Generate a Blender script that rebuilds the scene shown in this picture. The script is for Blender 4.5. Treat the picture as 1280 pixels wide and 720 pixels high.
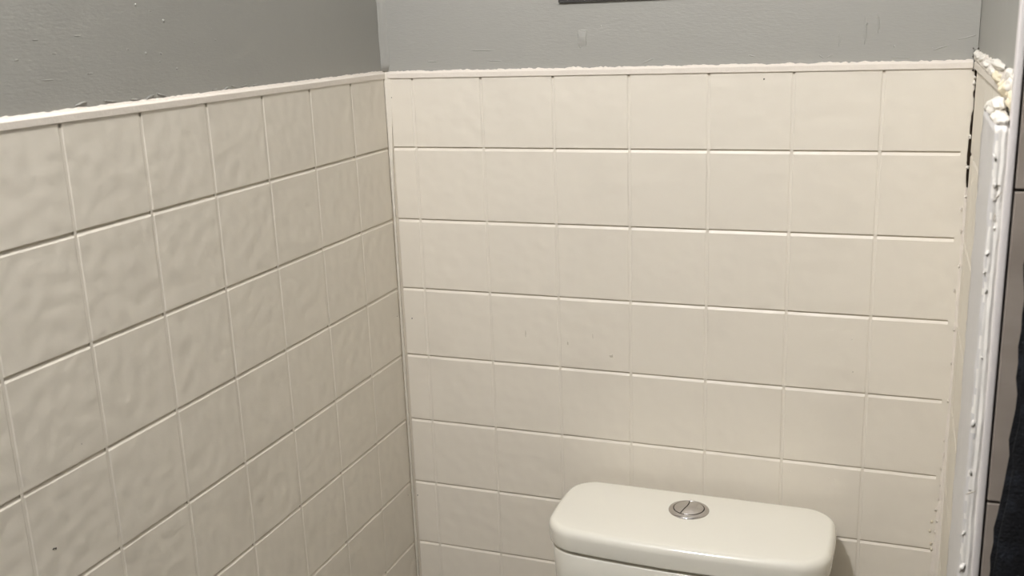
import bpy, bmesh, math, random
from mathutils import Vector, Matrix, noise

for o in list(bpy.data.objects):
    bpy.data.objects.remove(o, do_unlink=True)
SC = bpy.context.scene
COL = SC.collection
random.seed(7)
Z0 = 1.36            # height of the top edge of the moulded tile panel above the floor

# ------------------------------------------------------------------ camera
cam = bpy.data.cameras.new('camera')
cam.sensor_fit = 'HORIZONTAL'
cam.sensor_width = 36.0
cam.lens = 1275.6 / 1280 * 36.0
cam.clip_start = 0.02
cam.dof.use_dof = True
cam.dof.focus_distance = 1.30
cam.dof.aperture_fstop = 13.0
cam_o = bpy.data.objects.new('camera', cam)
COL.objects.link(cam_o)
rt = Vector((0.93588, 0.35040, -0.03612))
dn = Vector((0.05592, -0.24874, -0.96695))
fw = Vector((-0.34780, 0.90293, -0.25238))
m = Matrix((rt, -dn, -fw)).transposed().to_4x4()
m.translation = Vector((0.66164, -1.26684, 0.06311 + Z0))
cam_o.matrix_world = m
SC.camera = cam_o

# ------------------------------------------------------------------ world, exposure
w = bpy.data.worlds.new('world')
SC.world = w
w.use_nodes = True
w.node_tree.nodes['Background'].inputs[0].default_value = (0.05, 0.05, 0.05, 1)
w.node_tree.nodes['Background'].inputs[1].default_value = 0.2
SC.view_settings.view_transform = 'Standard'
SC.view_settings.look = 'None'
SC.view_settings.gamma = 1.0
SC.view_settings.use_curve_mapping = False
SC.view_settings.exposure = 0.0

MAIN_LAMP = (0.262, -1.12, Z0 + 0.92)
MAIN_POWER = 520.0
FILL_LAMP = (0.72, -1.72, Z0 + 1.20)  # added fill lamp behind the camera, invented to soften the light
FILL_POWER = 0.8
LAMP_COLOR = (1.0, 0.985, 0.985)


# ------------------------------------------------------------------ materials
def sr(r, g, b):
    f = lambda c: (c / 255 / 12.92) if c / 255 <= 0.04045 else ((c / 255 + 0.055) / 1.055) ** 2.4
    return (f(r), f(g), f(b), 1)


def mat(name, col, rough=0.5, metal=0.0, bumps=(), spots=None, coat=0.0, spec=0.5, sheen=0.0):
    """bumps: (scale xyz, detail, strength, distance); spots: (colour, scale, low, high, amount)"""
    mt = bpy.data.materials.new(name)
    mt.use_nodes = True
    nt = mt.node_tree
    N, K = nt.nodes, nt.links
    p = N['Principled BSDF']
    p.inputs['Base Color'].default_value = col
    p.inputs['Roughness'].default_value = rough
    p.inputs['Metallic'].default_value = metal
    p.inputs['Specular IOR Level'].default_value = spec
    p.inputs['Coat Weight'].default_value = coat
    p.inputs['Coat Roughness'].default_value = 0.05
    p.inputs['Sheen Weight'].default_value = sheen
    geo = N.new('ShaderNodeNewGeometry')
    last = None
    for sc, det, stren, dist in bumps:
        mp = N.new('ShaderNodeVectorMath'); mp.operation = 'MULTIPLY'
        mp.inputs[1].default_value = sc
        K.new(geo.outputs['Position'], mp.inputs[0])
        nz = N.new('ShaderNodeTexNoise')
        nz.inputs['Scale'].default_value = 1.0
        nz.inputs['Detail'].default_value = det
        K.new(mp.outputs[0], nz.inputs['Vector'])
        b = N.new('ShaderNodeBump')
        b.inputs['Strength'].default_value = stren
        b.inputs['Distance'].default_value = dist
        K.new(nz.outputs['Fac'], b.inputs['Height'])
        if last:
            K.new(last.outputs[0], b.inputs['Normal'])
        last = b
    if last:
        K.new(last.outputs[0], p.inputs['Normal'])
    if spots:
        prev = None
        for c2, sc, lo, hi, amt in spots:
            mp = N.new('ShaderNodeVectorMath'); mp.operation = 'MULTIPLY'
            mp.inputs[1].default_value = sc
            K.new(geo.outputs['Position'], mp.inputs[0])
            nz = N.new('ShaderNodeTexNoise')
            nz.inputs['Scale'].default_value = 1.0
            nz.inputs['Detail'].default_value = 4
            K.new(mp.outputs[0], nz.inputs['Vector'])
            mr = N.new('ShaderNodeMapRange')
            mr.inputs[1].default_value = lo; mr.inputs[2].default_value = hi
            mr.inputs[3].default_value = 0; mr.inputs[4].default_value = amt
            K.new(nz.outputs['Fac'], mr.inputs[0])
            mx = N.new('ShaderNodeMix'); mx.data_type = 'RGBA'
            mx.inputs[6].default_value = col
            if prev:
                K.new(prev.outputs[2], mx.inputs[6])
            mx.inputs[7].default_value = c2
            K.new(mr.outputs[0], mx.inputs[0])
            prev = mx
        K.new(prev.outputs[2], p.inputs['Base Color'])
    return mt


def emit(name, col, s):
    mt = bpy.data.materials.new(name)
    mt.use_nodes = True
    p = mt.node_tree.nodes['Principled BSDF']
    p.inputs['Base Color'].default_value = (0.9, 0.9, 0.9, 1)
    p.inputs['Emission Color'].default_value = (*col, 1)
    p.inputs['Emission Strength'].default_value = s
    return mt


CREAM = (0.74, 0.69, 0.60, 1)
M = {}
M['tile'] = mat('cream_painted_tile', CREAM, 0.42, bumps=[((58, 58, 58), 0.3, 0.29, 0.0042), ((420, 420, 420), 2, 0.12, 0.0006)],
                spots=[((0.66, 0.61, 0.53, 1), (9, 9, 9), 0.55, 0.75, 0.5)])
M['joint'] = mat('painted_joint', CREAM, 0.5, bumps=[((300, 300, 300), 2, 0.2, 0.001)])
M['panel'] = mat('panel_backing', (0.62, 0.56, 0.46, 1), 0.6)
M['trim'] = mat('cream_gloss_trim', (0.75, 0.69, 0.615, 1), 0.4, bumps=[((220, 220, 220), 3, 0.35, 0.0015)])
M['caulk'] = mat('white_caulk', (0.83, 0.79, 0.72, 1), 0.45, bumps=[((350, 350, 350), 3, 0.5, 0.0015)])
M['oldcaulk'] = mat('yellowed_caulk', (0.72, 0.65, 0.52, 1), 0.5, bumps=[((350, 350, 350), 3, 0.5, 0.0015)],
                    spots=[((0.45, 0.38, 0.28, 1), (90, 90, 60), 0.58, 0.72, 0.8)])
M['foam'] = mat('yellow_foam', (0.82, 0.73, 0.54, 1), 0.7, bumps=[((400, 400, 400), 3, 0.6, 0.002)])
M['gray'] = mat('gray_wall_paint', (0.335, 0.33, 0.302, 1), 0.48,
                bumps=[((14, 14, 14), 2, 0.25, 0.006), ((160, 160, 520), 3, 0.22, 0.0012), ((900, 900, 900), 2, 0.06, 0.0005)])
M['gapshade'] = mat('dark_gap_plaster', (0.10, 0.075, 0.055, 1), 0.9)  # dark brown backing: shade inside the open crack put into the colour
M['board'] = mat('worn_white_gloss_board', (0.80, 0.775, 0.73, 1), 0.38, bumps=[((120, 120, 30), 4, 0.5, 0.002), ((420, 420, 300), 3, 0.3, 0.001)],
                 spots=[((0.50, 0.47, 0.42, 1), (120, 120, 14), 0.60, 0.78, 0.5)])
M['boardshade'] = mat('greyish_shaded_board', (0.60, 0.585, 0.575, 1), 0.45, bumps=[((120, 120, 30), 4, 0.5, 0.002), ((420, 420, 300), 3, 0.3, 0.001)])  # greyer board copy: the left face's shade put into its colour
M['strip'] = mat('white_plastic_edging', (0.68, 0.645, 0.63, 1), 0.3, bumps=[((60, 60, 20), 2, 0.1, 0.001)])
M['greytile'] = mat('grey_ceramic_tile', (0.30, 0.26, 0.225, 1), 0.35,
                    bumps=[((30, 30, 30), 3, 0.2, 0.002)],
                    spots=[((0.20, 0.165, 0.14, 1), (10, 10, 18), 0.45, 0.72, 0.6), ((0.38, 0.34, 0.30, 1), (22, 22, 40), 0.58, 0.75, 0.4)])
M['grout'] = mat('dark_grout', (0.11, 0.095, 0.085, 1), 0.9)
M['china'] = mat('white_vitreous_china', (0.80, 0.78, 0.70, 1), 0.16, coat=0.5, bumps=[((18, 18, 18), 1, 0.04, 0.004)])
M['chrome'] = mat('chrome', (0.58, 0.56, 0.55, 1), 0.16, metal=1.0)
M['black'] = mat('black_gap', (0.012, 0.012, 0.012, 1), 0.6)
M['speck'] = mat('dark_speck', (0.05, 0.04, 0.03, 1), 0.8)
M['smudge'] = mat('faint_smudge', (0.55, 0.50, 0.42, 1), 0.6)
M['frame'] = mat('dark_frame_wood', (0.035, 0.033, 0.03, 1), 0.5)
M['print'] = mat('plain_print', (0.35, 0.36, 0.35, 1), 0.6)
M['towel'] = mat('black_terry', (0.006, 0.0065, 0.008, 1), 0.95, sheen=0.0, spec=0.2, bumps=[((500, 500, 500), 3, 0.8, 0.003)],
                 spots=[((0.018, 0.021, 0.028, 1), (70, 70, 70), 0.5, 0.7, 0.8)])
M['white'] = mat('white_paint', (0.82, 0.80, 0.77, 1), 0.6)
M['frontwall'] = mat('low_bounce_front', (0.10, 0.08, 0.06, 1), 0.5)  # unseen front wall, coloured dark to cut the light it bounces
M['floor'] = mat('grey_floor', (0.06, 0.055, 0.05, 1), 0.5, bumps=[((30, 30, 30), 3, 0.2, 0.002)])
M['lamp'] = emit('lit_bulb_glass', LAMP_COLOR, MAIN_POWER)
M['lampfill'] = emit('fill_diffuser', LAMP_COLOR, FILL_POWER)


# ------------------------------------------------------------------ helpers
def link(name, bm, material, parent=None, smooth=False, matrix=None):
    me = bpy.data.meshes.new(name)
    bmesh.ops.recalc_face_normals(bm, faces=bm.faces)
    if smooth:
        for f in bm.faces:
            f.smooth = True
    bm.to_mesh(me); bm.free()
    for mm in (material if isinstance(material, (list, tuple)) else [material]):
        me.materials.append(mm)
    o = bpy.data.objects.new(name, me)
    COL.objects.link(o)
    if parent:
        o.parent = parent
    if matrix is not None:
        o.matrix_basis = matrix
    return o


def struct(o):
    o['kind'] = 'structure'
    return o


def tag(o, label, cat, group=None):
    o['label'] = label; o['category'] = cat
    if group:
        o['group'] = group
    return o


def thing(name, loc, label, cat, group=None):
    o = bpy.data.objects.new(name, None)
    o.empty_display_size = 0.05
    COL.objects.link(o)
    o.location = loc
    return tag(o, label, cat, group)


def box(bm, x0, x1, y0, y1, z0, z1, mi=0):
    v = [bm.verts.new(c) for c in ((x0, y0, z0), (x1, y0, z0), (x1, y1, z0), (x0, y1, z0),
                                   (x0, y0, z1), (x1, y0, z1), (x1, y1, z1), (x0, y1, z1))]
    for q in ((0, 3, 2, 1), (4, 5, 6, 7), (0, 1, 5, 4), (1, 2, 6, 5), (2, 3, 7, 6), (3, 0, 4, 7)):
        f = bm.faces.new([v[i] for i in q]); f.material_index = mi
    return v


def bevel_all(bm, off, seg=2):
    bmesh.ops.bevel(bm, geom=bm.edges[:], offset=off, segments=seg, affect='EDGES', profile=0.5)


def loft(bm, rings, cap0=True, cap1=True, closed=True):
    vr = [[bm.verts.new(c) for c in r] for r in rings]
    n = len(vr[0])
    for a, b in zip(vr, vr[1:]):
        for i in range(n if closed else n - 1):
            j = (i + 1) % n
            bm.faces.new((a[i], a[j], b[j], b[i]))
    if cap0:
        bm.faces.new(vr[0][::-1])
    if cap1:
        bm.faces.new(vr[-1])
    return vr


def nz(p, s, seed=0.0):
    return noise.noise(Vector((p[0] * s + seed, p[1] * s - seed * 0.7, p[2] * s + seed * 1.3)))


def blob(name, loc, size, material, parent, sub=2, rough=0.35, rot=0.0, axis='Y'):
    bm = bmesh.new()
    bmesh.ops.create_icosphere(bm, subdivisions=sub, radius=1.0)
    sd = random.uniform(0, 50)
    for v in bm.verts:
        k = 1 + rough * nz(v.co, 1.6, sd) + rough * 0.5 * nz(v.co, 3.7, sd + 9)
        v.co = Vector((v.co.x * size[0] * k, v.co.y * size[1] * k, v.co.z * size[2] * k))
    if rot:
        bmesh.ops.rotate(bm, verts=bm.verts, matrix=Matrix.Rotation(rot, 3, axis))
    return link(name, bm, material, parent, smooth=True, matrix=Matrix.Translation(loc))


# ------------------------------------------------------------------ room shell (world coordinates, floor at z = 0)
RX, RY, RZ = 1.75, -2.08, Z0 + 1.22
bm = bmesh.new(); box(bm, -0.1, RX + 0.1, RY - 0.1, 0.12, -0.08, 0.0)
floor = struct(link('floor', bm, M['floor']))
bm = bmesh.new(); box(bm, -0.1, RX + 0.1, RY - 0.1, 0.12, RZ, RZ + 0.08)
ceiling = struct(link('ceiling', bm, M['white']))

bm = bmesh.new()                                   # plaster above, panel backing below
box(bm, -0.1, 0.737, 0.004, 0.12, Z0 - 0.004, RZ, 0)
box(bm, 0.0018, 0.7325, 0.0019, 0.12, 0.0, Z0 - 0.004, 1)
box(bm, 0.7325, 0.745, 0.0090, 0.12, 0.0, Z0 - 0.004, 2)
wall_back = struct(link('wall_back', bm, [M['gray'], M['panel'], M['gapshade']]))

bm = bmesh.new()
box(bm, -0.1, -0.004, RY, 0.004, Z0 - 0.004, RZ, 0)
box(bm, -0.1, -0.0019, RY, 0.004, 0.0, Z0 - 0.004, 1)
wall_left = struct(link('wall_left', bm, [M['gray'], M['panel']]))

NX, NY = 0.737, -0.473                             # the nib: its left face and its end
bm = bmesh.new()
box(bm, NX + 0.0005, RX, NY + 0.012, 0.12, Z0 - 0.004, RZ, 0)
box(bm, NX + 0.0019, RX, NY + 0.012, 0.12, 0.0, Z0 - 0.004, 1)
wall_right = struct(link('wall_right', bm, [M['gray'], M['panel']]))

bm = bmesh.new(); box(bm, NX + 0.002, RX, NY + 0.004, NY + 0.0118, 0.0, RZ)
wall_shower = struct(link('wall_shower', bm, M['grout']))
bm = bmesh.new(); box(bm, RX, RX + 0.1, RY, NY + 0.0118, 0.0, RZ)
struct(link('wall_shower_side', bm, M['gray']))
bm = bmesh.new(); box(bm, -0.1, RX + 0.1, RY - 0.1, RY, 0.0, RZ)
struct(link('wall_front', bm, M['frontwall']))

# ------------------------------------------------------------------ moulded tiles (each its own part of its wall)
H = 0.10023
JW = 0.0014        # half width of a vertical joint
TOPB, BOTB, FLAT, DEEP, SIDE = 0.0033, 0.0004, 0.0018, 0.0018, 0.0006


def tile_mesh(w, h, flat_end=False):
    """local: x along the wall, y into the wall, z down from 0 to -h"""
    me = bpy.data.meshes.new('tile')
    x0, x1 = JW, w - JW
    f0, f1 = x0 + 0.0011, x1 - 0.0011
    if flat_end:
        x1 = f1 = w
    t, g = -TOPB, -h + FLAT
    b = g + BOTB
    vs = [(f0, 0, t), (f1, 0, t), (f1, 0, b), (f0, 0, b),                       # face 0-3
          (f0, DEEP, 0), (f1, DEEP, 0), (f0, DEEP, g), (f1, DEEP, g),         # groove bottoms 4-7
          (x0, SIDE, t), (x0, SIDE, b), (x1, SIDE, t), (x1, SIDE, b),           # sides 8-11
          (x0, DEEP + .0003, 0), (x1, DEEP + .0003, 0), (x1, DEEP + .0003, g), (x0, DEEP + .0003, g)]
    fs = [(0, 3, 2, 1), (4, 0, 1, 5), (3, 6, 7, 2), (8, 9, 3, 0), (1, 2, 11, 10),
          (12, 8, 0, 4), (10, 13, 5, 1), (9, 15, 6, 3), (14, 11, 2, 7)]
    me.from_pydata(vs, [], [f[::-1] for f in fs])
    me.update()
    me.materials.append(M['tile'])
    return me


ORI = {'back': Matrix.Identity(4), 'left': Matrix.Rotation(math.pi / 2, 4, 'Z'), 'right': Matrix.Rotation(-math.pi / 2, 4, 'Z')}


def tile_wall(parent, side, origin, cols, rows_h):
    """cols: list of (offset, width) measured along the wall from origin"""
    cache = {}
    R = ORI[side]
    for off, wd in cols:
        z = 0.0
        for h in rows_h:
            key = (round(wd, 5), round(h, 5))
            if key not in cache:
                cache[key] = tile_mesh(wd, h, wd < 0.09 and off > 0.3)
            o = bpy.data.objects.new('tile', cache[key])
            COL.objects.link(o)
            o.parent = parent
            loc = Vector(origin) + R @ Vector((off, random.uniform(-0.00012, 0.00012), z))
            a = random.gauss(0, 0.0008); c = random.gauss(0, 0.0007) if wd > 0.09 else 0.0
            o.matrix_basis = Matrix.Translation(loc) @ R @ Matrix.Rotation(a, 4, 'X') @ Matrix.Rotation(c, 4, 'Z')
            z -= h


def joints(parent, side, origin, offs, z_top, z_bot):
    R = ORI[side]
    bm = bmesh.new(); box(bm, -JW - 0.0002, JW + 0.0002, SIDE, 0.0020, z_bot, z_top)
    me = bpy.data.meshes.new('joint')
    bm.to_mesh(me); bm.free(); me.materials.append(M['joint'])
    for off in offs:
        o = bpy.data.objects.new('joint', me)
        COL.objects.link(o); o.parent = parent
        o.matrix_basis = Matrix.Translation(Vector(origin) + R @ Vector((off, 0, 0))) @ R


ROWS = [H] * 13 + [Z0 - 13 * H - 0.002]
a0 = 0.04012
bcols = [(0.0045, a0 - 0.0045)] + [(a0 + 0.1 * i, 0.1) for i in range(6)] + [(a0 + 0.6, 0.0868)]
tile_wall(wall_back, 'back', (0, 0, Z0), bcols, ROWS)
joints(wall_back, 'back', (0, 0, Z0), [a0 + 0.1 * i for i in range(7)], -0.0095, -Z0 + 0.002)
b0, wl = 0.09671, 0.09896
nleft = 20
lcols = [(-b0 - wl * nleft + wl * i, wl) for i in range(nleft)] + [(-b0, b0 - 0.0035)]
tile_wall(wall_left, 'left', (0, 0, Z0), lcols, ROWS)
joints(wall_left, 'left', (0, 0, Z0), [-b0 - wl * i for i in range(nleft + 1)], -0.0095, -Z0 + 0.002)
ncols = [(0.002, 0.043)] + [(0.045 + 0.1 * i, 0.1) for i in range(4)]
tile_wall(wall_right, 'right', (NX, 0, Z0), ncols, ROWS)
joints(wall_right, 'right', (NX, 0, Z0), [0.045 + 0.1 * i for i in range(4)], -0.0095, -Z0 + 0.002)


# flat plain margin of the back panel beside the nib corner, open crack along its upper part
bm = bmesh.new(); rings = []
CRACK = [(0.0, 0.0012), (0.014, 0.0016), (0.020, 0.0003), (0.029, 0.0003), (0.031, 0.0014), (0.037, 0.0012), (0.039, 0.0002), (0.052, 0.0003), (0.056, 0.0014), (0.068, 0.0020), (0.080, 0.0018), (0.082, 0.0010),
         (0.085, 0.0024), (0.098, 0.0028), (0.112, 0.0026), (0.116, 0.0013), (0.119, 0.0024), (0.132, 0.0018), (0.144, 0.0008), (0.150, 0.0001), (2.0, 0.0001)]
for i in range(301):
    d = 0.0055 + (Z0 - 0.008) * (i / 300) ** 1.7
    for (d0, g0), (d1, g1) in zip(CRACK, CRACK[1:]):
        if d0 <= d <= d1:
            g = g0 + (g1 - g0) * (d - d0) / (d1 - d0)
            break
    z = Z0 - d
    k = 0.0004 * nz((0, 0, z), 200, 1.0)
    x_out = 0.7368 - g + k
    rings.append([(a0 + 0.6866, 0.006, z), (a0 + 0.6866, 0.00005, z), (x_out - 0.001, 0.0, z), (x_out, 0.0005, z), (x_out, 0.006, z)])
loft(bm, rings)
link('panel_margin', bm, M['tile'], wall_back)

# ------------------------------------------------------------------ trims and caulk along the top of the tiles
def trim_run(name, side, origin, x0, x1, step=0.003, amp=0.0006, front=-0.0032, seed=3.0, slope=0.0036, caulk=0.0):
    R = ORI[side]
    bm = bmesh.new(); rings = []
    n = max(2, int((x1 - x0) / step))
    for i in range(n + 1):
        x = x0 + (x1 - x0) * i / n
        a = amp * nz((x, 0, 0), 45, seed); b = amp * nz((x, 2, 0), 150, seed)
        c = amp * nz((x, 5, 0), 330, seed)
        zt = 0.0012 + 0.3 * a
        pr = [(0.0030, -0.0058 + 0.25 * b), (front + 0.0004, -0.0058 + 0.25 * b), (front, -0.0052), (front + 0.2 * b, zt - 0.0006),
              (front + 0.0007, zt + 0.0003), (front + 0.0030, zt + 0.45 * slope + 0.6 * b),
              (0.0034, zt + slope + a + b * 1.4 + 1.3 * c + caulk * max(0.0, nz((x, 9, 0), 60, seed))), (0.0060, zt + slope + a + b)]
        rings.append([R @ Vector((x, y, z)) for y, z in pr])
    loft(bm, rings)
    return struct(link(name, bm, M['trim'], matrix=Matrix.Translation(origin)))


trim_left = trim_run('trim_1', 'left', (0, 0, Z0), RY, 0.0035, seed=3.1, front=-0.0010)
trim_back = trim_run('trim_2', 'back', (0, 0, Z0), -0.0035, 0.7330, seed=8.4, amp=0.0010, slope=0.0026, front=-0.0018)
trim_nib = trim_run('trim_3', 'right', (NX, 0, Z0), 0.0, 0.338, seed=12.2, amp=0.0008, slope=0.0032)

# left / back corner bead: broad at the top, thin lower down
bm = bmesh.new(); rings = []
for i in range(241):
    z = Z0 + 0.001 - (Z0 - 0.003) * (i / 240) ** 1.6
    d = Z0 - z
    wd = 0.0002 + 0.0062 * math.exp(-(d / 0.11) ** 2)
    k = 0.0006 * nz((0, 0, z), 130, 4) + 0.0005 * nz((1, 0, z), 300, 4)
    wl_ = 0.0005 + 0.0030 * math.exp(-(d / 0.16) ** 2) + k
    rings.append([(-0.003, 0.003, z), (-0.003, -wl_, z), (0.0, -wl_, z), (0.0008 + 0.3 * wd, -0.0008 - 0.2 * wd, z), (wd + 0.0014 + k, -0.0003, z), (wd + 0.0014 + k, 0.003, z)])
loft(bm, rings)
corner_bead = struct(link('trim_4', bm, M['joint']))

# painted corner ridge above the trim (uneven filler in the plaster corner)
bm = bmesh.new(); rings = []
for i in range(120):
    z = Z0 + 0.004 + 1.21 * i / 119
    k = 0.0012 * nz((0, 0, z), 60, 21) + 0.001 * nz((2, 0, z), 180, 21)
    rings.append([(-0.0045, 0.0045, z), (-0.0045, -0.0045 + k, z), (-0.0028, -0.0008 + k, z), (0.0014 + k, 0.0012, z), (0.0050 + 2 * k, 0.0037, z), (0.0056 + 2 * k, 0.0045, z)])
loft(bm, rings)
link('corner_filler', bm, M['gray'], wall_back, smooth=True)

# ------------------------------------------------------------------ marks on the painted walls and the tiles
for y, z, s in [(-0.4392, 0.0759, 3), (-0.4697, 0.0466, 2.5), (-0.4483, 0.0457, 2), (-0.4275, 0.0304, 2), (-0.3665, 0.0664, 2), (-0.3617, 0.0559, 2),
                (-0.4756, 0.0906, 2.5), (-0.396, 0.0537, 1.5), (-0.4509, 0.0384, 1.5), (-0.0846, 0.0903, 1.5), (-0.0127, 0.0688, 1.5),
                (-0.4927, 0.0511, 1.5), (-0.4558, 0.0849, 1.3), (-0.3392, 0.0909, 1.3)]:
    r = s * 0.00042
    blob('paint_bump', (-0.004, y, Z0 + z), (r * 0.8, r, r * 1.2), M['gray'], wall_left, rough=0.5)
for y, z, s in [(-0.5528, 0.0647, 10), (-0.5439, 0.0325, 8), (-0.6003, 0.0627, 10), (-0.5819, 0.0511, 6), (-0.6232, 0.0478, 7), (-0.593, 0.0301, 20),
                (-0.3764, 0.026, 8), (-0.2946, 0.0666, 12), (-0.1087, 0.0389, 20)]:
    blob('paint_ridge', (-0.0041, y, Z0 + z), (0.0004, s * 0.0004, 0.0006), M['gray'], wall_left, rough=0.5)
for x, z, s in [(0.304, 0.0544, 1.5), (0.2764, 0.0288, 2), (0.6307, 0.0534, 2), (0.6182, 0.0459, 3), (0.6903, 0.0174, 1.2), (0.6496, 0.0202, 2.5)]:
    r = s * 0.00042
    blob('paint_bump', (x, 0.004, Z0 + z), (r, r * 0.8, r * 1.2), M['gray'], wall_back, rough=0.5)
for x, z, s, rot in [(0.1616, 0.0144, 22, 0), (0.0696, 0.0153, 18, 0), (0.1453, 0.0281, 40, 0), (0.6563, 0.0076, 25, 0.03), (0.5793, 0.0111, 12, -0.5),
                     (0.570, 0.0105, 10, 0.6), (0.7243, 0.0278, 26, -0.25), (0.700, 0.018, 24, -0.3), (0.3638, 0.0101, 22, -0.4), (0.4904, 0.0131, 12, 0.3), (0.281, 0.0490, 13, 0.1)]:
    blob('paint_ridge', (x, 0.0041, Z0 + z), (s * 0.0004, 0.0007, 0.0008), M['gray'], wall_back, rough=0.5, rot=rot)
for x, z, l in [(0.6175, 0.040, 0.016), (0.6307, 0.046, 0.010), (0.5895, 0.030, 0.009)]:              # runs of paint
    blob('paint_run', (x, 0.0041, Z0 + z), (0.0016, 0.0004, l), M['gray'], wall_back, sub=3, rough=0.4)
# filled patch that sits a little proud of the plaster
bm = bmesh.new(); rings = []
for i in range(10):
    z = Z0 + 0.030 + 0.020 * i / 9
    hw = 0.0062 + 0.001 * nz((0, 0, z), 200, 5)
    d = 0.0009 * math.sin(math.pi * min(1, (i + 0.8) / 10)) if i else 0.0002
    rings.append([(0.2795 - hw, 0.0042, z), (0.2795 - hw + 0.0015, 0.0040 - d, z), (0.2795 + hw - 0.0015, 0.0040 - d, z), (0.2795 + hw, 0.0042, z)])
loft(bm, rings)
link('filler_patch', bm, M['gray'], wall_back)
# flakes lifting above the trim on the left wall
for y, z, s, rot in [(-0.472, 0.0066, 9, 0.5), (-0.455, 0.0072, 10, -0.5), (-0.492, 0.0060, 9, -0.3), (-0.352, 0.0062, 6, 0.4), (-0.338, 0.0068, 7, -0.4),
                     (-0.321, 0.0066, 8, 0.3), (-0.372, 0.006, 6, 0.0), (-0.56, 0.0078, 10, 0.3), (-0.525, 0.007, 12, -0.2), (-0.30, 0.006, 6, 0.2)]:
    blob('paint_flake', (-0.0036, y, Z0 + z), (0.0007, s * 0.0006, 0.0009), M['gray'], wall_left, sub=3, rough=0.8, rot=0.5 * rot, axis='X')
for y, z in [(-0.345, 0.0052), (-0.358, 0.0048), (-0.20, 0.0052), (-0.14, 0.0058), (-0.07, 0.006), (-0.03, 0.006), (-0.26, 0.0050)]:
    blob('caulk_crumb', (-0.0034, y, Z0 + z), (0.0014, random.uniform(0.003, 0.007), 0.0010), M['caulk'], trim_left, rough=0.8)
for y, z in [(-0.30, -0.0052), (-0.268, -0.0050), (-0.165, -0.0052), (-0.44, -0.0035), (-0.205, -0.0035), (-0.095, -0.003)]:
    blob('caulk_crumb', (0.0030, y, Z0 + z), (0.0007, 0.0022, 0.0011), M['trim'], trim_left, rough=0.7)
for x, z, sx, sz in [(0.012, 0.0052, 0.011, 0.0022), (0.035, 0.0044, 0.012, 0.0014), (0.075, 0.004, 0.010, 0.0010), (0.262, 0.0042, 0.006, 0.0009),
                     (0.40, 0.0042, 0.016, 0.0010), (0.657, 0.0052, 0.004, 0.0012), (0.672, 0.0036, 0.02, 0.0014), (0.705, 0.0046, 0.018, 0.0018),
                     (0.728, 0.006, 0.008, 0.003), (0.614, 0.0036, 0.012, 0.0009), (0.54, 0.004, 0.009, 0.0008)]:
    blob('caulk_crumb', (x, 0.0022, Z0 + z), (sx, 0.0020, sz), M['caulk'], trim_back, sub=3, rough=0.8)
blob('paint_flake', (0.1120, -0.0032, Z0 - 0.0078), (0.0034, 0.0012, 0.0012), M['caulk'], trim_back, rough=0.9, rot=0.5)
blob('paint_flake', (0.1145, -0.0030, Z0 - 0.0092), (0.0014, 0.0010, 0.0020), M['caulk'], trim_back, rough=0.9)
blob('paint_flake', (0.432, -0.0030, Z0 - 0.0060), (0.0050, 0.0010, 0.0009), M['caulk'], trim_back, rough=0.9)
blob('paint_flake', (0.455, -0.0030, Z0 - 0.0056), (0.0080, 0.0008, 0.0007), M['trim'], trim_back, rough=0.9)
for x, z, r in [(0.0176, -0.3453, 0.0011), (0.0081, -0.6249, 0.0011), (0.5056, -0.0141, 0.0012), (0.0078, -0.0313, 0.0008), (0.6228, -0.3729, 0.0006)]:
    blob('dark_speck', (x, -0.0001, Z0 + z), (r * 0.8, 0.0003, r), M['speck'], wall_back, sub=1)
for x, z, sx, sz in [(0.1913, -0.3552, 0.0007, 0.0055), (0.2526, -0.3644, 0.0010, 0.003), (0.3133, -0.3777, 0.0022, 0.0022), (0.288, -0.3514, 0.0005, 0.004)]:
    blob('scuff', (x, -0.0001, Z0 + z), (sx, 0.0002, sz), M['smudge'], wall_back, sub=2, rough=0.6)
for x, z in [(0.5491, -0.5149), (0.552, -0.516), (0.60, -0.519), (0.607, -0.520), (0.3389, -0.5168), (0.371, -0.509), (0.62, -0.33)]:
    blob('paint_bump', (x, 0.0, Z0 + z), (0.0010, 0.0006, 0.0009), M['tile'], wall_back, rough=0.6)
for y, z, sy, sz in [(-0.6683, -0.361, 0.0018, 0.0009), (-0.6660, -0.3620, 0.0008, 0.0012), (-0.6204, -0.2839, 0.0005, 0.0005), (-0.0154, -0.6187, 0.0006, 0.0008),
                     (-0.012, -0.34, 0.0006, 0.0008)]:
    blob('dark_speck', (0.0001, y, Z0 + z), (0.0003, sy, sz), M['speck'], wall_left, sub=1)

# ------------------------------------------------------------------ the nib corner: open crack above, caulk below
bm = bmesh.new(); rings = []                        # caulk bead closing the corner below the crack
for i in range(221):
    t = i / 220
    z = Z0 - 0.140 - (Z0 - 0.145) * t
    d = Z0 - z
    g = min(1.0, (d - 0.139) / 0.06)
    low = min(1.0, max(0.0, (d - 0.42) / 0.2))
    k = 0.0009 * nz((0, 0, z), 110, 31) + 0.0008 * nz((0, 3, z), 260, 31)
    x_in = 0.7340 - 0.0055 * low + (0.8 + low) * k
    rings.append([(x_in, 0.004, z), (x_in, -0.0004, z), (0.7353 - 0.003 * low, -0.0008 - 0.001 * low + 0.6 * k, z), (0.7366 - 0.001 * low, -0.0022 * g - 0.004 * low + k, z), (0.7385, -0.0030 * g - 0.004 * low + k, z), (0.7385, 0.004, z)])
loft(bm, rings)
nib_bead = struct(link('trim_5', bm, M['trim']))
for d, k in [(0.081, 0.0016), (0.083, 0.0012), (0.116, 0.0018), (0.0155, 0.0018), (0.022, 0.0020), (0.150, 0.0014)]:
    blob('caulk_crumb', (0.7356, -0.0004, Z0 - d), (k * 0.9, 0.0016, k), M['caulk'], nib_bead, rough=0.9)
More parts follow.
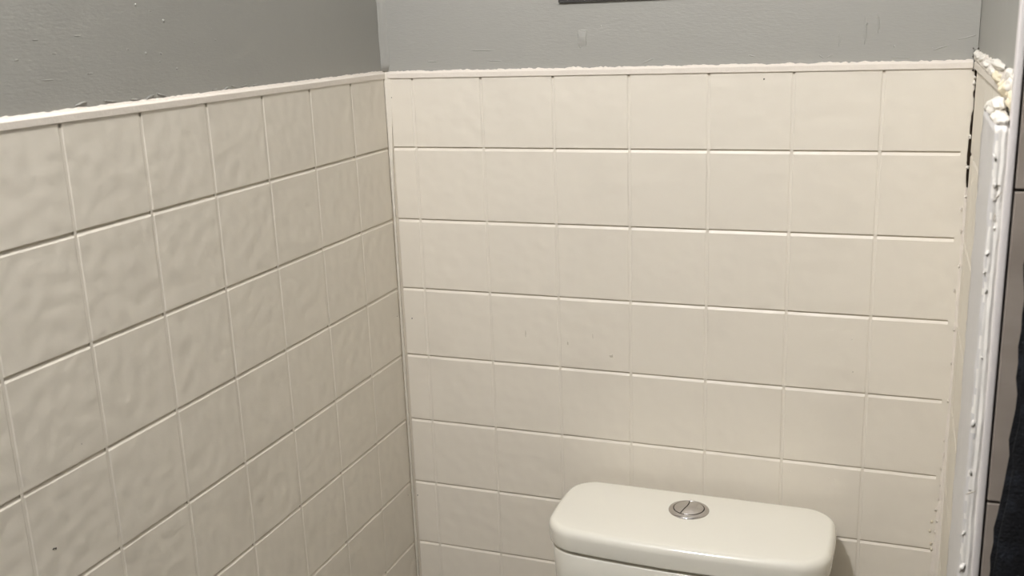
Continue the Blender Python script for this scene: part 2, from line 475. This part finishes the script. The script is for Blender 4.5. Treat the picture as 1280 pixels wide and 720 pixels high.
for d in [0.165, 0.19, 0.232, 0.262, 0.31, 0.352, 0.40, 0.452, 0.47, 0.49, 0.51, 0.53, 0.545, 0.56, 0.575, 0.59, 0.61, 0.63, 0.65]:
    blob('caulk_crumb', (0.7335 - 0.004 * min(1, max(0, d - 0.42) / 0.2) + random.uniform(-0.002, 0.001), -0.0008, Z0 - d), (random.uniform(0.0006, 0.0013), 0.0009, random.uniform(0.001, 0.003)), M['trim'], nib_bead, rough=0.9)
for d, x in [(0.562, 0.7255), (0.575, 0.724), (0.60, 0.7275), (0.592, 0.726)]:
    blob('dirt_mark', (x, -0.0006, Z0 - d), (0.0014, 0.0006, 0.0022), M['oldcaulk'], nib_bead, rough=0.8)

# torn caulk along the nib above its trim, with yellow foam showing
bm = bmesh.new(); rings = []
n = 110
for i in range(n + 1):
    s = i / n
    y = -0.004 - 0.452 * s
    a = 0.5 + 0.5 * nz((0, y, 0), 45, 51); b = 0.5 + 0.5 * nz((1, y, 0), 120, 51)
    th = 0.0022 + 0.0026 * a + 0.0018 * b
    zb, zt = 0.003 - 0.004 * s, 0.0105 + 0.0045 * a + 0.003 * b
    rings.append([(NX + 0.002, y, Z0 + zb), (NX - 0.5 * th, y, Z0 + zb - 0.001), (NX - th, y, Z0 + zb + 0.003), (NX - 0.8 * th, y, Z0 + 0.6 * zt),
                  (NX - 0.35 * th, y, Z0 + 0.9 * zt), (NX + 0.002, y, Z0 + zt)])
loft(bm, rings)
nib_caulk = struct(link('trim_6', bm, M['trim']))
for y, dz, sx, sy, sz, mk in [(-0.02, 0.010, 0.004, 0.010, 0.005, 'caulk'), (-0.055, 0.010, 0.0045, 0.02, 0.004, 'caulk'), (-0.12, 0.010, 0.004, 0.02, 0.004, 'caulk'),
                              (-0.20, 0.009, 0.005, 0.02, 0.0045, 'caulk'), (-0.27, 0.007, 0.005, 0.02, 0.005, 'caulk'), (-0.33, 0.0045, 0.0052, 0.028, 0.0055, 'foam'),
                              (-0.385, 0.000, 0.0060, 0.018, 0.0065, 'foam'), (-0.415, 0.0015, 0.0058, 0.02, 0.0070, 'foam'), (-0.44, 0.0055, 0.005, 0.015, 0.006, 'caulk'), (-0.458, -0.004, 0.005, 0.012, 0.008, 'foam'), (-0.30, 0.013, 0.0035, 0.04, 0.004, 'caulk'), (-0.42, 0.012, 0.003, 0.03, 0.005, 'caulk')]:
    blob('foam_lump' if mk == 'foam' else 'caulk_lump', (NX - 0.002, y, Z0 + dz), (sx * 0.85, sy * (1.5 if y > -0.37 else 0.8), sz * 0.9), M[mk], nib_caulk, sub=3, rough=0.45)
for x, y, z in [(0.7325, 0.001, 0.016), (0.7350, 0.000, 0.012), (0.7370, -0.012, 0.016), (0.7337, 0.001, 0.009), (0.7385, -0.03, 0.014), (0.7330, -0.0008, 0.0066), (0.7338, -0.0012, -0.0078)]:
    blob('dirt_mark', (x - 0.0005, y, Z0 + z), (0.0012, 0.0012, 0.0013), M['speck'], nib_caulk, sub=1, rough=0.9)

# ------------------------------------------------------------------ lumpy gloss board on the end of the nib
BX, BY0 = 0.7235, -0.352
bm = bmesh.new()
nzv = 260
prof = []
for i in range(15):                                  # left face, going towards the room
    prof.append((BX, BY0 + (NY + 0.004 - BY0) * i / 14, 0.0))
for i in range(1, 4):                                # rounded arris
    a = math.pi / 2 * i / 4
    prof.append((BX + 0.004 * (1 - math.cos(a)), NY + 0.004 - 0.004 * math.sin(a), 0.3))
for i in range(12):                                  # end face
    prof.append((BX + 0.004 + (0.7330 - BX - 0.004) * i / 11, NY, 1.0))
rings = []
for k in range(nzv + 1):
    z = 0.004 + (Z0 - 0.020 - 0.004) * k / nzv
    ring = [(NX - 0.0005, BY0, z)]
    for (x, y, f) in prof:
        l1 = nz((x, y, z * 0.35), 120, 61); l2 = nz((x, y, z * 0.8), 330, 61)
        rid = math.sin((x * 1400) + 1.5 * nz((0, 0, z), 12, 3))
        ax = (1 - f) * (0.0011 * l1 + 0.0008 * l2)
        ay = f * (0.0012 * l1 + 0.0009 * l2 + 0.0005 * rid)
        ring.append((x + ax, y + ay, z))
    ring.append((NX - 0.0005, NY + 0.001, z))
    rings.append(ring)
loft(bm, rings)
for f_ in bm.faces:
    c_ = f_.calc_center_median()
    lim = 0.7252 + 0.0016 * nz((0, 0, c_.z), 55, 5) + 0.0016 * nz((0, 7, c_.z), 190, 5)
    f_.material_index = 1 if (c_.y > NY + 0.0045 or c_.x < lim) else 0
board = struct(link('trim_7', bm, [M['board'], M['boardshade']], smooth=True))
for y, d, sx, sy, sz in [(-0.365, 0.016, 0.006, 0.016, 0.006), (-0.395, 0.015, 0.006, 0.025, 0.007), (-0.43, 0.018, 0.006, 0.02, 0.006), (-0.455, 0.018, 0.005, 0.016, 0.006), (-0.41, 0.010, 0.005, 0.02, 0.006)]:
    blob('caulk_cap', (0.7295, y, Z0 - d), (sx, sy * 1.2, sz * 0.85), M['caulk'], board, sub=3, rough=0.45)
for x, d, r in [(0.7250, 0.045, 0.0014), (0.7262, 0.066, 0.0020), (0.7250, 0.12, 0.0018), (0.7242, 0.135, 0.0012), (0.7262, 0.150, 0.0010),
                (0.7252, 0.262, 0.0020), (0.7262, 0.305, 0.0012), (0.7268, 0.32, 0.0010), (0.7248, 0.36, 0.0014), 
                (0.7262, 0.392, 0.0028), (0.7243, 0.47, 0.0022), (0.7250, 0.458, 0.0026), (0.7276, 0.205, 0.0008), (0.7285, 0.1, 0.001)]:
    blob('caulk_crumb', (x, NY - 0.0004, Z0 - d * 0.93), (r * 0.7, r * 0.4, r * random.uniform(0.8, 1.8)), M['board'], board, rough=1.0, rot=random.uniform(-0.6, 0.6))
for x, d, l, rot in [(0.7285, 0.070, 0.004, 0.7), (0.7278, 0.062, 0.002, 1.4), (0.7280, 0.085, 0.003, 0.1), (0.7278, 0.30, 0.004, 1.1)]:
    blob('paint_chip', (x, NY - 0.0003, Z0 - d), (0.0004, 0.0004, l), M['smudge'], board, rot=rot, rough=0.5)

# smooth white edging strip on the corner of the shower tiling, floor to ceiling
bm = bmesh.new(); box(bm, 0.7328, 0.7382, NY - 0.0018, NY + 0.010, 0.002, RZ - 0.002); bevel_all(bm, 0.0012, 2)
struct(link('trim_8', bm, M['strip'], smooth=True))

# ------------------------------------------------------------------ grey ceramic tiles of the shower (each a part of wall_shower)
GH, GW = 0.2410, 0.398
bm = bmesh.new(); box(bm, 0, GW - 0.0020, -0.0035, 0.0015, -GH + 0.0020, 0); bevel_all(bm, 0.0010, 2)
gme = bpy.data.meshes.new('grey_tile'); bm.to_mesh(gme); bm.free(); gme.materials.append(M['greytile'])
ztop = Z0 - 0.0662
for r in range(-4, 6):
    zz = ztop - r * GH
    for c in range(3):
        if zz - GH < 0.0 or zz > RZ:
            continue
        if 0.7394 + c * GW + GW > RX:
            continue
        o = bpy.data.objects.new('tile', gme); COL.objects.link(o); o.parent = wall_shower
        o.matrix_basis = Matrix.Translation((0.7396 + c * GW, NY + 0.003, zz))

# ------------------------------------------------------------------ toilet
TX = 0.4392
t = thing('toilet', (TX, -0.10, 0.0), 'white close-coupled toilet with chrome dual flush button against the cream tiles', 'toilet')
TI = Matrix.Translation((-TX, 0.10, 0.0))


def rrect(hw, yb, yf, rb, rf, bow_f, bow_s, n=10):
    """rounded outline, centre x = TX; returns points anticlockwise seen from above"""
    pts = []
    ym = (yb + yf) / 2
    def corner(cx, cy, r, a0):
        for i in range(n + 1):
            a = a0 + math.pi / 2 * i / n
            pts.append((cx + r * math.cos(a), cy + r * math.sin(a)))
    corner(hw - rb, yb - rb, rb, 0)
    for i in range(1, 16):
        pts.append((hw - rb - (2 * hw - 2 * rb) * i / 16, yb))
    corner(-hw + rb, yb - rb, rb, math.pi / 2)
    for i in range(1, 6):
        pts.append((-hw, yb - rb - (yb - rb - yf - rf) * i / 6))
    corner(-hw + rf, yf + rf, rf, math.pi)
    for i in range(1, 20):
        pts.append((-hw + rf + (2 * hw - 2 * rf) * i / 20, yf))
    corner(hw - rf, yf + rf, rf, -math.pi / 2)
    for i in range(1, 6):
        pts.append((hw, yf + rf + (yb - rb - yf - rf) * i / 6))
    out = []
    for x, y in pts:
        u = x / hw; v = (y - ym) / ((yb - yf) / 2)
        if v < 0:
            y -= bow_f * (1 - u * u) * (-v)
        x += bow_s * (1 - v * v) * (1 if x > 0 else -1) * min(1, abs(u) * 1.2)
        out.append((TX + x, y))
    return out


def inset_ring(o, d, z):
    """offset a convex outline inwards by d"""
    n = len(o); r = []
    for i in range(n):
        p, q = Vector(o[i - 1]), Vector(o[(i + 1) % n])
        tg = (q - p).normalized()
        nrm = Vector((-tg.y, tg.x))
        c = Vector(o[i]) + nrm * d
        r.append((c.x, c.y, z))
    return r


LT = Z0 - 0.5515                                      # top of the lid
out = rrect(0.1715, -0.0175, -0.1660, 0.036, 0.036, 0.0105, 0.0050)
bm = bmesh.new()
rings = [inset_ring(out, 0.008, LT - 0.0315), inset_ring(out, 0.0030, LT - 0.0315), inset_ring(out, 0.0014, LT - 0.0302)]
for i in range(7):
    s = i / 6
    rings.append(inset_ring(out, 0.0012 * (1 - s) ** 2, LT - 0.0285 + 0.0165 * s))
for i in range(1, 9):
    a = math.pi / 2 * i / 8
    rings.append(inset_ring(out, 0.0092 * (1 - math.cos(a)), LT - 0.0120 + 0.0105 * math.sin(a)))
base = inset_ring(out, 0.0092, LT - 0.0015)
cx, cy = TX, -0.094
for f, dz in ((0.9, 0.0003), (0.7, 0.0009), (0.45, 0.0013), (0.2, 0.0015)):
    rings.append([(cx + (x - cx) * f, cy + (y - cy) * f, LT - 0.0015 + dz) for x, y, z in base])
loft(bm, rings)
lid = link('tank_lid', bm, M['china'], t, smooth=True, matrix=TI)

tb = Z0 - 0.583 - 0.0046
bm = bmesh.new(); rings = []
for i in range(13):
    s = i / 12
    o_ = rrect(0.1685 - 0.020 * (1 - s) ** 1.1, -0.0185, -0.1625 + 0.014 * (1 - s), 0.018, 0.034, 0.0095, 0.002)
    z = 0.395 + (tb - 0.003 - 0.395) * s
    rings.append([(x, y, z) for x, y in o_])
rings.insert(0, inset_ring([(x, y) for x, y, z in rings[0]], 0.012, 0.387))
top = [(x, y) for x, y, z in rings[-1]]
rings.append(inset_ring(top, 0.0012, tb - 0.0006))
rings.append(inset_ring(top, 0.004, tb))
rings.append(inset_ring(top, 0.010, tb + 0.0046))
loft(bm, rings)
link('tank', bm, M['china'], t, smooth=True, matrix=TI)

# chrome flush plate and its two buttons
BC = Vector((0.4343, -0.0750, LT))
bm = bmesh.new(); rings = []
for r, z in [(0.0258, -0.001), (0.0258, 0.0005), (0.0252, 0.0014), (0.0236, 0.0022), (0.0212, 0.0030), (0.0203, 0.0032), (0.0198, 0.0026), (0.0197, 0.0008)]:
    rings.append([(BC.x + r * math.cos(2 * math.pi * i / 64), BC.y + r * math.sin(2 * math.pi * i / 64), BC.z + z) for i in range(64)])
loft(bm, rings)
ring = link('flush_plate', bm, M['chrome'], t, smooth=True, matrix=TI)
ring['label'] = 'chrome ring around the flush buttons'
bm = bmesh.new()
rings = [[(BC.x + r * math.cos(2 * math.pi * i / 48), BC.y + r * math.sin(2 * math.pi * i / 48), BC.z + z) for i in range(48)] for r, z in [(0.0198, 0.0006), (0.0198, 0.0010)]]
loft(bm, rings)
link('button_well', bm, M['black'], ring)
CURVE = [(-1.0, -0.42), (-0.82, -0.375), (-0.41, -0.245), (0.04, -0.115), (0.56, -0.075), (0.9, -0.15), (1.0, -0.20)]


def curve(v):
    for (a, xa), (b, xb) in zip(CURVE, CURVE[1:]):
        if a <= v <= b:
            return xa + (xb - xa) * (v - a) / (b - a)
    return CURVE[-1][1]


def half_button(name, side, label):
    R_, G = 0.0188, 0.030
    bm = bmesh.new(); grid = []
    nr, nc = 28, 14
    for j in range(nr + 1):
        v = -0.995 + 1.99 * j / nr
        e = math.sqrt(max(0, 1 - v * v))
        c = max(-e, min(e, curve(v) + (G if side > 0 else -G)))
        a, b = (c, e) if side > 0 else (-e, c)
        if b < a: b = a
        row = []
        for i in range(nc + 1):
            u = a + (b - a) * i / nc
            rr = u * u + v * v
            z = 0.0056 - 0.0022 * rr
            row.append(bm.verts.new((BC.x + u * R_, BC.y + v * R_, BC.z + z)))
        grid.append(row)
    for j in range(nr):
        for i in range(nc):
            bm.faces.new((grid[j][i], grid[j][i + 1], grid[j + 1][i + 1], grid[j + 1][i]))
    bmesh.ops.remove_doubles(bm, verts=bm.verts, dist=1e-6)
    edges = [e for e in bm.edges if len(e.link_faces) == 1]
    ex = bmesh.ops.extrude_edge_only(bm, edges=edges)
    for v_ in [g for g in ex['geom'] if isinstance(g, bmesh.types.BMVert)]:
        v_.co.z = BC.z + 0.0010
    o = link(name, bm, M['chrome'], t, smooth=False, matrix=TI)
    for p in o.data.polygons:
        p.use_smooth = abs(p.normal.z) > 0.7
    o['label'] = label
    return o


half_button('flush_button', -1, 'smaller half flush button on the left')
half_button('flush_button', 1, 'larger full flush button on the right')


def egg(hx, yb, yf, z, n=48):
    r = []
    for i in range(n):
        a = 2 * math.pi * i / n
        yc = yb + (yf - yb) * 0.42
        y = yc + math.sin(a) * ((yb - yc) if math.sin(a) > 0 else (yc - yf))
        r.append((TX + hx * math.cos(a) * (1 - 0.08 * max(0, -math.sin(a))), y, z))
    return r


bm = bmesh.new()
loft(bm, [egg(0.105, -0.06, -0.44, 0.0), egg(0.105, -0.06, -0.44, 0.02), egg(0.092, -0.07, -0.42, 0.12), egg(0.115, -0.05, -0.50, 0.24), egg(0.165, -0.03, -0.62, 0.35),
          egg(0.175, -0.03, -0.645, 0.387), egg(0.172, -0.034, -0.640, 0.393), egg(0.13, -0.26, -0.60, 0.393), egg(0.12, -0.27, -0.585, 0.36), egg(0.08, -0.30, -0.50, 0.24), egg(0.03, -0.34, -0.42, 0.20)])
link('bowl', bm, M['china'], t, smooth=True, matrix=TI)
bm = bmesh.new()
loft(bm, [egg(0.176, -0.185, -0.652, 0.395), egg(0.180, -0.182, -0.656, 0.402), egg(0.178, -0.184, -0.654, 0.410), egg(0.12, -0.25, -0.59, 0.412), egg(0.118, -0.252, -0.588, 0.396)], cap0=False, cap1=False)
link('seat', bm, M['china'], t, smooth=True, matrix=TI)
bm = bmesh.new()
loft(bm, [egg(0.176, -0.184, -0.652, 0.414), egg(0.180, -0.182, -0.656, 0.422), egg(0.174, -0.188, -0.650, 0.431), egg(0.10, -0.26, -0.56, 0.436)])
link('seat_cover', bm, M['china'], t, smooth=True, matrix=TI)

# ------------------------------------------------------------------ framed print whose lower edge just shows at the top
FX0, FX1, FZ0, FZ1 = 0.2500, 0.6000, Z0 + 0.0838, Z0 + 0.5838
f = thing('picture_frame', ((FX0 + FX1) / 2, 0.004, FZ0), 'thin dark frame on grey wall, lower edge showing at top of photo', 'picture')
FI = Matrix.Translation((-(FX0 + FX1) / 2, -0.004, -FZ0))
for (x0, x1, z0, z1) in [(FX0, FX1, FZ0, FZ0 + 0.014), (FX0, FX1, FZ1 - 0.014, FZ1), (FX0, FX0 + 0.014, FZ0 + 0.014, FZ1 - 0.014), (FX1 - 0.014, FX1, FZ0 + 0.014, FZ1 - 0.014)]:
    bm = bmesh.new(); box(bm, x0, x1, 0.0005, 0.0040, z0, z1)
    link('frame_rail', bm, M['frame'], f, matrix=FI)
bm = bmesh.new(); box(bm, FX0 + 0.014, FX1 - 0.014, 0.0020, 0.0040, FZ0 + 0.014, FZ1 - 0.014)
link('print', bm, M['print'], f, matrix=FI)

# ------------------------------------------------------------------ black towel on a rail fixed to the shower tiles
RZL, RYL = Z0 + 0.12, NY - 0.070
rail = thing('towel_rail', (0.93, NY, RZL), 'chrome towel rail on the grey shower tiles holding the black towel', 'rail')
RI = Matrix.Translation((-0.93, -NY, -RZL))


def tube(bm, p, q, r, n=20):
    p, q = Vector(p), Vector(q)
    d = (q - p).normalized()
    u = d.orthogonal().normalized(); v = d.cross(u)
    loft(bm, [[c + u * r * math.cos(2 * math.pi * i / n) + v * r * math.sin(2 * math.pi * i / n) for i in range(n)] for c in (p, q)])


bm = bmesh.new(); tube(bm, (0.762, RYL, RZL), (1.47, RYL, RZL), 0.0072)
link('bar', bm, M['chrome'], rail, smooth=True, matrix=RI)
for x in (1.11, 1.45):
    bm = bmesh.new(); tube(bm, (x, RYL, RZL), (x, NY + 0.0, RZL), 0.006)
    link('bracket', bm, M['chrome'], rail, smooth=True, matrix=RI)
    bm = bmesh.new(); tube(bm, (x, NY - 0.006, RZL), (x, NY - 0.0002, RZL), 0.018)
    link('wall_rose', bm, M['chrome'], rail, smooth=True, matrix=RI)

# profile in y/z: down the front, over the bar, down the back
path = []
for i in range(70):
    path.append((RYL - 0.0125, Z0 - 0.62 + 0.62 * i / 70 + 0.12 * i / 70))
for i in range(13):
    a = math.pi - math.pi * i / 12
    path.append((RYL + 0.0125 * math.cos(a), RZL + 0.0125 * math.sin(a)))
for i in range(1, 56):
    path.append((RYL + 0.0125, RZL - 0.62 * i / 55))
bm = bmesh.new()
NXT = 64
def tw(x_s, k, off):
    y, z = path[k]
    drop = max(0.0, RZL - z)
    wob = 0.006 * min(1, drop * 3)
    xl = 0.7440 + 0.0028 * nz((0, 0, z), 26, 71) + 0.0018 * nz((0, 4, z), 75, 71) - 0.006 * max(0.0, min(1.0, (drop - 0.37) / 0.05))
    x = xl + (1.06 - xl) * x_s
    y2 = y + wob * math.sin(x * 38 + 2 * z) + off + 0.0016 * nz((x, y, z), 120, 72) + 0.001 * nz((x, y, z), 300, 73)
    return (x, y2, z)
half = 0.0045
grid_o = [[None] * (NXT + 1) for _ in path]; grid_i = [[None] * (NXT + 1) for _ in path]
for k in range(len(path)):
    y, z = path[k]
    if k < 70: nrm = (-1, 0)
    elif k < 83:
        a = math.pi - math.pi * (k - 70) / 12; nrm = (math.cos(a), math.sin(a))
    else: nrm = (1, 0)
    for i in range(NXT + 1):
        x, yy, zz = tw(i / NXT, k, 0)
        e = math.sin(math.pi * min(1, max(0, min(i, NXT - i) / 3 * 0.5))) if min(i, NXT - i) < 3 else 1.0
        e = max(e, 0.25)
        grid_o[k][i] = bm.verts.new((x, yy + nrm[0] * half * e, zz + nrm[1] * half * e))
        grid_i[k][i] = bm.verts.new((x, yy - nrm[0] * half * e, zz - nrm[1] * half * e))
K_ = len(path)
for k in range(K_ - 1):
    for i in range(NXT):
        bm.faces.new((grid_o[k][i], grid_o[k][i + 1], grid_o[k + 1][i + 1], grid_o[k + 1][i]))
        bm.faces.new((grid_i[k][i], grid_i[k + 1][i], grid_i[k + 1][i + 1], grid_i[k][i + 1]))
    for i in (0, NXT):
        bm.faces.new((grid_o[k][i], grid_o[k + 1][i], grid_i[k + 1][i], grid_i[k][i]))
for k in (0, K_ - 1):
    for i in range(NXT):
        bm.faces.new((grid_o[k][i], grid_o[k][i + 1], grid_i[k][i + 1], grid_i[k][i]))
tag(link('towel', bm, M['towel'], smooth=True), 'black fluffy towel hanging in front of the grey tiles at the right edge', 'towel')

# ------------------------------------------------------------------ ceiling lamps (out of the picture, they light the room; the wide one is added fill)
def lamp(loc, r, mk, label, hang):
    o = thing('ceiling_light', loc, label, 'light', None)
    bm = bmesh.new(); tube(bm, (0, 0, 0.02), (0, 0, -0.012), r * 1.25, 40)
    link('base', bm, M['white'], o, smooth=False)
    bm = bmesh.new()
    bmesh.ops.create_uvsphere(bm, u_segments=32, v_segments=16, radius=r)
    for v in bm.verts:
        v.co.z = v.co.z * hang - 0.012 - r * hang
    link('diffuser', bm, M[mk], o, smooth=True)
    return o


lamp(MAIN_LAMP, 0.055, 'lamp', 'small round glass ceiling light near the left wall', 1.0)
lamp(FILL_LAMP, 0.16, 'lampfill', 'added wide shallow round fill light behind the camera', 0.35)
